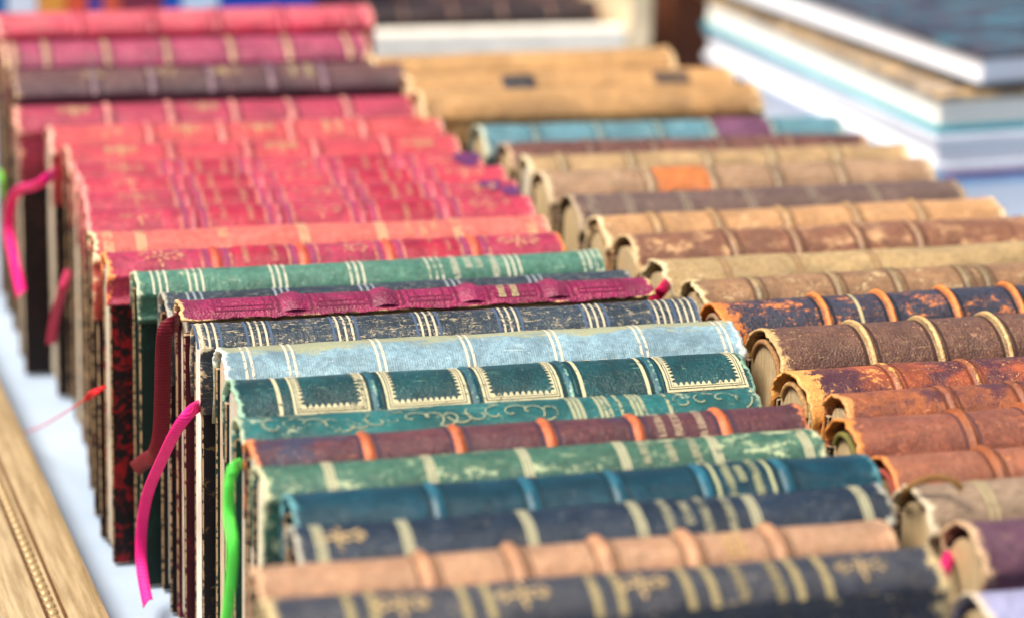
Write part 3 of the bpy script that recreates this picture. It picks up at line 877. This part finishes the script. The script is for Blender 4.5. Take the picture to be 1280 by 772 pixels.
# ------------------------------------------------------------------ gold picture frame at lower left
def make_frame():
    a = at_z(-60, 337, .022); b2 = at_z(143, 770, .022)
    d = (b2 - a); d.z = 0
    yaw = math.atan2(d.y, d.x)                      # local +x runs towards the camera along the rail
    root = empty('picture_frame', (b2.x, b2.y, 0), yaw)
    tag(root, 'gilded wooden picture frame with beaded moulding lying at lower left', 'picture frame')
    b = NB('gold_leaf')
    n = b.noise(b.coords(1, (0.06, 1, 1)), 420, 6, 0.7, 0.2); n2 = b.noise(b.coords(2), 130, 7, 0.7, 0.5); n3 = b.noise(b.coords(5), 900, 3, .6)
    col = b.mix(b.ramp(n, 0.3, 0.7), lin((150, 126, 88)), lin((198, 174, 132)))
    col = b.mix(b.ramp(n2, 0.62, 0.72, 0, .8), col, lin((120, 84, 48)))
    b.l(col, b.p.inputs['Base Color'])
    b.p.inputs['Metallic'].default_value = 0.35
    b.l(b.math('ADD', b.math('MULTIPLY', n2, .35), .25), b.p.inputs['Roughness'])
    b.l(b.bump(n, 0.5, 0.0006, b.bump(n3, .3, .0003)), b.p.inputs['Normal'])
    gold = b.m
    dark = plain('gold_groove', (96, 64, 34), 2, .5, .4, 300, .3)
    # profile: distance inwards from the outer edge, height
    prof = [(0,0),(0,.017),(.0012,.0195),(.004,.0205),(.0135,.0205),(.0155,.0195),(.0165,.0165),(.0180,.0160),(.0225,.0160),(.0240,.0175),(.030,.0165),(.040,.0135),(.048,.0115),(.056,.0112),(.063,.0125),(.066,.0125),(.068,.0105),(.068,0)]
    Lr, Wr = 0.72, 0.50
    x1, x0 = 0.16, 0.16 - Lr
    # outer rectangle in local: x0..x1 along the rail, y from 0 (outer edge facing the books) to -Wr
    sgn = -1.0
    corners = [((x0, 0), (1, sgn)), ((x1, 0), (-1, sgn)), ((x1, sgn * Wr), (-1, -sgn)), ((x0, sgn * Wr), (1, -sgn))]
    for s in range(4):
        (c0, i0), (c1, i1) = corners[s], corners[(s + 1) % 4]
        V, F = [], []
        ns = 24
        for i in range(ns + 1):
            q = i / ns
            for (dd, h) in prof:
                p0 = (c0[0] + i0[0] * dd, c0[1] + i0[1] * dd); p1 = (c1[0] + i1[0] * dd, c1[1] + i1[1] * dd)
                V.append((p0[0] + (p1[0] - p0[0]) * q, p0[1] + (p1[1] - p0[1]) * q, h))
        k = len(prof)
        for i in range(ns):
            for j in range(k):
                jj = (j + 1) % k
                F.append((i*k+j, i*k+jj, (i+1)*k+jj, (i+1)*k+j))
        F.append(tuple(range(k))); F.append(tuple(range((ns+1)*k-1, ns*k-1, -1)))
        o = mk_obj('frame_rail', V, F, gold, root, False)
        if s == 0: rail = o
    for (y0_, h0_) in ((.0163, .0182), (.0236, .0180), (.0615, .0133)):
        v, f = box_vf(x0 + .03, x1 - .03, sgn * y0_ - .0005, sgn * y0_ + .0005, h0_ - .002, h0_, .0002)
        mk_obj('groove_line', v, f, dark, rail, False)
    # beads: one small bead mesh shared by all
    V, F = [], []
    for i in range(5):
        ph = math.pi / 2 * i / 4
        for j in range(10):
            an = 2 * math.pi * j / 10
            V.append((0.0031 * math.cos(ph) * math.cos(an), 0.0023 * math.cos(ph) * math.sin(an), 0.0021 * math.sin(ph)))
    for i in range(4):
        for j in range(10):
            F.append((i*10+j, i*10+(j+1) % 10, (i+1)*10+(j+1) % 10, (i+1)*10+j))
    proto = mk_obj('bead', V, F, gold, rail)
    xs = -0.30
    proto.location = (xs, sgn * 0.0203, 0.0158)
    i = 1
    while xs + i * 0.0066 < 0.06:
        o = proto.copy(); C.objects.link(o); o.parent = rail
        o.location = (xs + i * 0.0066, sgn * 0.0203, 0.0158)
        i += 1
    # painted panel held in the frame
    v, f = box_vf(x0 + .064, x1 - .064, -Wr + .064, -.064, .004, .007)
    mk_obj('panel', v, f, plain('frame_panel', (150, 120, 86), 4, .5, .3, 40), root, False)
make_frame()

# ------------------------------------------------------------------ large white-edged books, upper right
def modern_book(corner, yaw, W, D, z0, th, cov, top, pagec, label, seed):
    """corner: nearest corner (left end of the near edge); x along near edge, y away"""
    root = empty('large_book', (corner[0], corner[1], z0), yaw)
    tag(root, label, 'book', 'large flat books stacked at upper right')
    cm = plain('cover_%d' % seed, cov, seed, .35, .1, 40, bump=.05)
    tm = cm if top is None else top
    ct = 0.0040 if th > .01 else .0014
    v, f = box_vf(0, W, 0, D, 0, ct, .0006); mk_obj('back_cover', v, f, cm, root, False)
    v, f = box_vf(0, W, 0, D, th - ct, th, .0006); mk_obj('front_cover', v, f, tm, root, False)
    b = NB('white_pages_%d' % seed)
    n = b.noise(b.coords(seed, (.02, .02, 1)), 2200, 3, .7)
    b.l(b.mix(n, mul(lin(pagec), .86), mul(lin(pagec), 1.05)), b.p.inputs['Base Color'])
    b.p.inputs['Roughness'].default_value = .75
    v, f = box_vf(.003, W - .003, .003, D - .002, ct, th - ct); mk_obj('page_block', v, f, b.m, root, False)
    v, f = box_vf(W - .0028, W + .0004, 0.0002, D - .0002, ct + .0001, th - ct - .0001, .0008); mk_obj('book_spine', v, f, cm, root, False)
    return root
def photo_cover(name, seed, cols):
    b = NB(name)
    n = b.noise(b.coords(seed, (1, 2.4, 1)), 14, 5, .65, 1.5)
    r = b.n('ShaderNodeValToRGB'); b.l(n, r.inputs['Fac'])
    e = r.color_ramp.elements
    e[0].position, e[0].color = .3, lin(cols[0]); e[1].position, e[1].color = .7, lin(cols[-1])
    for i, c in enumerate(cols[1:-1]):
        x = e.new(.3 + .4 * (i + 1) / (len(cols) - 1)); x.color = lin(c)
    b.l(r.outputs['Color'], b.p.inputs['Base Color']); b.p.inputs['Roughness'].default_value = .3
    return b.m
cn = Vector((.671, 1.289, 0))
yaw_s = rad(3.0)
ex, ey = Vector((math.cos(yaw_s), math.sin(yaw_s), 0)), Vector((-math.sin(yaw_s), math.cos(yaw_s), 0))
def corner(dx, dy): p = cn + ex * dx + ey * dy; return (p.x, p.y)
modern_book(corner(.012, .01), yaw_s - .02, .25, .30, 0, .036, (225, 230, 238), None, (244, 246, 250), 'thick white book at the bottom of the flat stack', 2)
modern_book(corner(.016, .004), yaw_s - .01, .25, .30, .0363, .037, (150, 190, 226), None, (246, 247, 252), 'white paged book with pale blue cover under the pink one', 7)
modern_book(corner(.016, .008), yaw_s, .25, .31, .0736, .0052, (238, 120, 205), None, (240, 240, 245), 'thin pink booklet in the middle of the flat stack', 3)
modern_book(corner(0, 0), yaw_s, .26, .32, .0791, .0215, (224, 226, 234), None, (222, 223, 228), 'white book above the pink booklet in the flat stack', 4)
modern_book(corner(.001, .002), yaw_s + .01, .26, .318, .1008, .0235, (0, 140, 158), photo_cover('photo_tan', 8, [(40, 50, 60), (196, 160, 110), (70, 60, 50), (220, 190, 150)]), (240, 235, 222), 'cream paged book with turquoise cover in the flat stack', 5)
modern_book(corner(.028, .004), yaw_s + .09, .25, .30, .1245, .0225, (8, 28, 40), photo_cover('photo_dark', 5, [(6, 14, 22), (14, 32, 46), (66, 54, 62), (24, 100, 115), (130, 165, 175)]), (240, 241, 245), 'dark picture covered book on top of the flat stack', 6)

# ------------------------------------------------------------------ things behind the rows
cream = plain('tray_cream', (236, 228, 212), 3, .5, .1, 60)
wood = plain('tray_wood', (228, 206, 168), 4, .5, .25, 60)
brown = plain('carton_brown', (92, 48, 22), 6, .6, .25, 30)
YT = 1.62
pl, pr = at_y(440, 62, YT), at_y(800, 50, YT)
ty = math.atan2(pr.y - pl.y, pr.x - pl.x)
tl_ = pr.x - pl.x
root = empty('display_tray', (pl.x, YT, 0), rad(-2)); tag(root, 'cream fronted tray holding dark books behind the tan ones', 'tray')
zt = at_y(640, 36, YT).z
v, f = box_vf(0, tl_ - .012, 0, .014, 0, zt, .002); mk_obj('front_rail', v, f, cream, root, False)
v, f = box_vf(tl_ - .0115, tl_ + .006, 0, .34, 0, zt + .05, .002); mk_obj('side_rail', v, f, wood, root, False)
v, f = box_vf(0, tl_ - .012, .0145, .34, .001, .006); mk_obj('tray_floor', v, f, wood, root, False)
tc_ = [((44, 26, 26), 'dark brown'), ((62, 30, 30), 'deep red brown'), ((30, 24, 28), 'near black')]
for i, (c, nm) in enumerate(tc_):
    b_ = B((0, 0, 1, 1), c, (170, 120, 90), '%s book standing in the cream fronted tray' % nm, bandcol=(120, 80, 66), bands=[.2, .4, .6, .8], bandh=.0014)
    b_['crest'] = (0, 0, 1000, 0)
    make_book(b_, pl.x + .008, YT + .04 + i * .04, rad(-2), tl_ - .03, .034, zt + .012 + i * .004, 'dark books in the tray', 40 + i)
pb = at_y(812, 60, YT + .1)
root = empty('carton', (pb.x, YT + .06, 0), rad(-2)); tag(root, 'dark brown wooden box beside the tray at the back', 'box')
v, f = box_vf(0, .11, 0, .012, 0, .26, .002); mk_obj('front_panel', v, f, brown, root, False)
v, f = box_vf(0, .012, .0125, .2, 0, .26, .002); mk_obj('side_panel', v, f, brown, root, False)
v, f = box_vf(.098, .11, .0125, .2, 0, .26, .002); mk_obj('side_panel', v, f, brown, root, False)
# colourful items standing far behind the crimson book
cols = [((30,110,170),'blue',-10,10),((230,235,245),'white',10,48),((240,160,70),'orange',48,84),((230,90,60),'red orange',84,110),((90,70,150),'violet',110,130),((225,95,70),'coral',130,152),((130,50,70),'plum',152,205),((30,90,190),'bright blue',205,228),((200,225,245),'pale blue',228,275),((30,70,180),'cobalt blue',275,395),((60,30,60),'dark violet',395,450)]
for c, nm, xa, xb in cols:
    q = at_y(xa, 10, 1.66); q2 = at_y(xb, 10, 1.66)
    root = empty('paperback', (q.x, 1.66, 0), 0)
    tag(root, '%s paperback spine in the blurred line behind the crimson book' % nm, 'book', 'colourful paperbacks at the back')
    wd = q2.x - q.x - .001
    v, f = box_vf(0, wd, 0, .15, 0, .20, .0012); 
    cm = plain('pb_' + nm, c, len(nm), .4, .1, 50)
    v1, f1 = box_vf(0, .001, .001, .15, 0, .2); v2, f2 = box_vf(wd - .001, wd, .001, .15, 0, .2)
    mk_obj('book_spine', *box_vf(0, wd, -.001, .0008, 0, .2, .0003), cm, root, False)
    mk_obj('front_cover', v1, f1, cm, root, False); mk_obj('back_cover', v2, f2, cm, root, False)
    mk_obj('page_block', *box_vf(.0012, wd - .0012, .001, .148, .001, .198), cream, root, False)
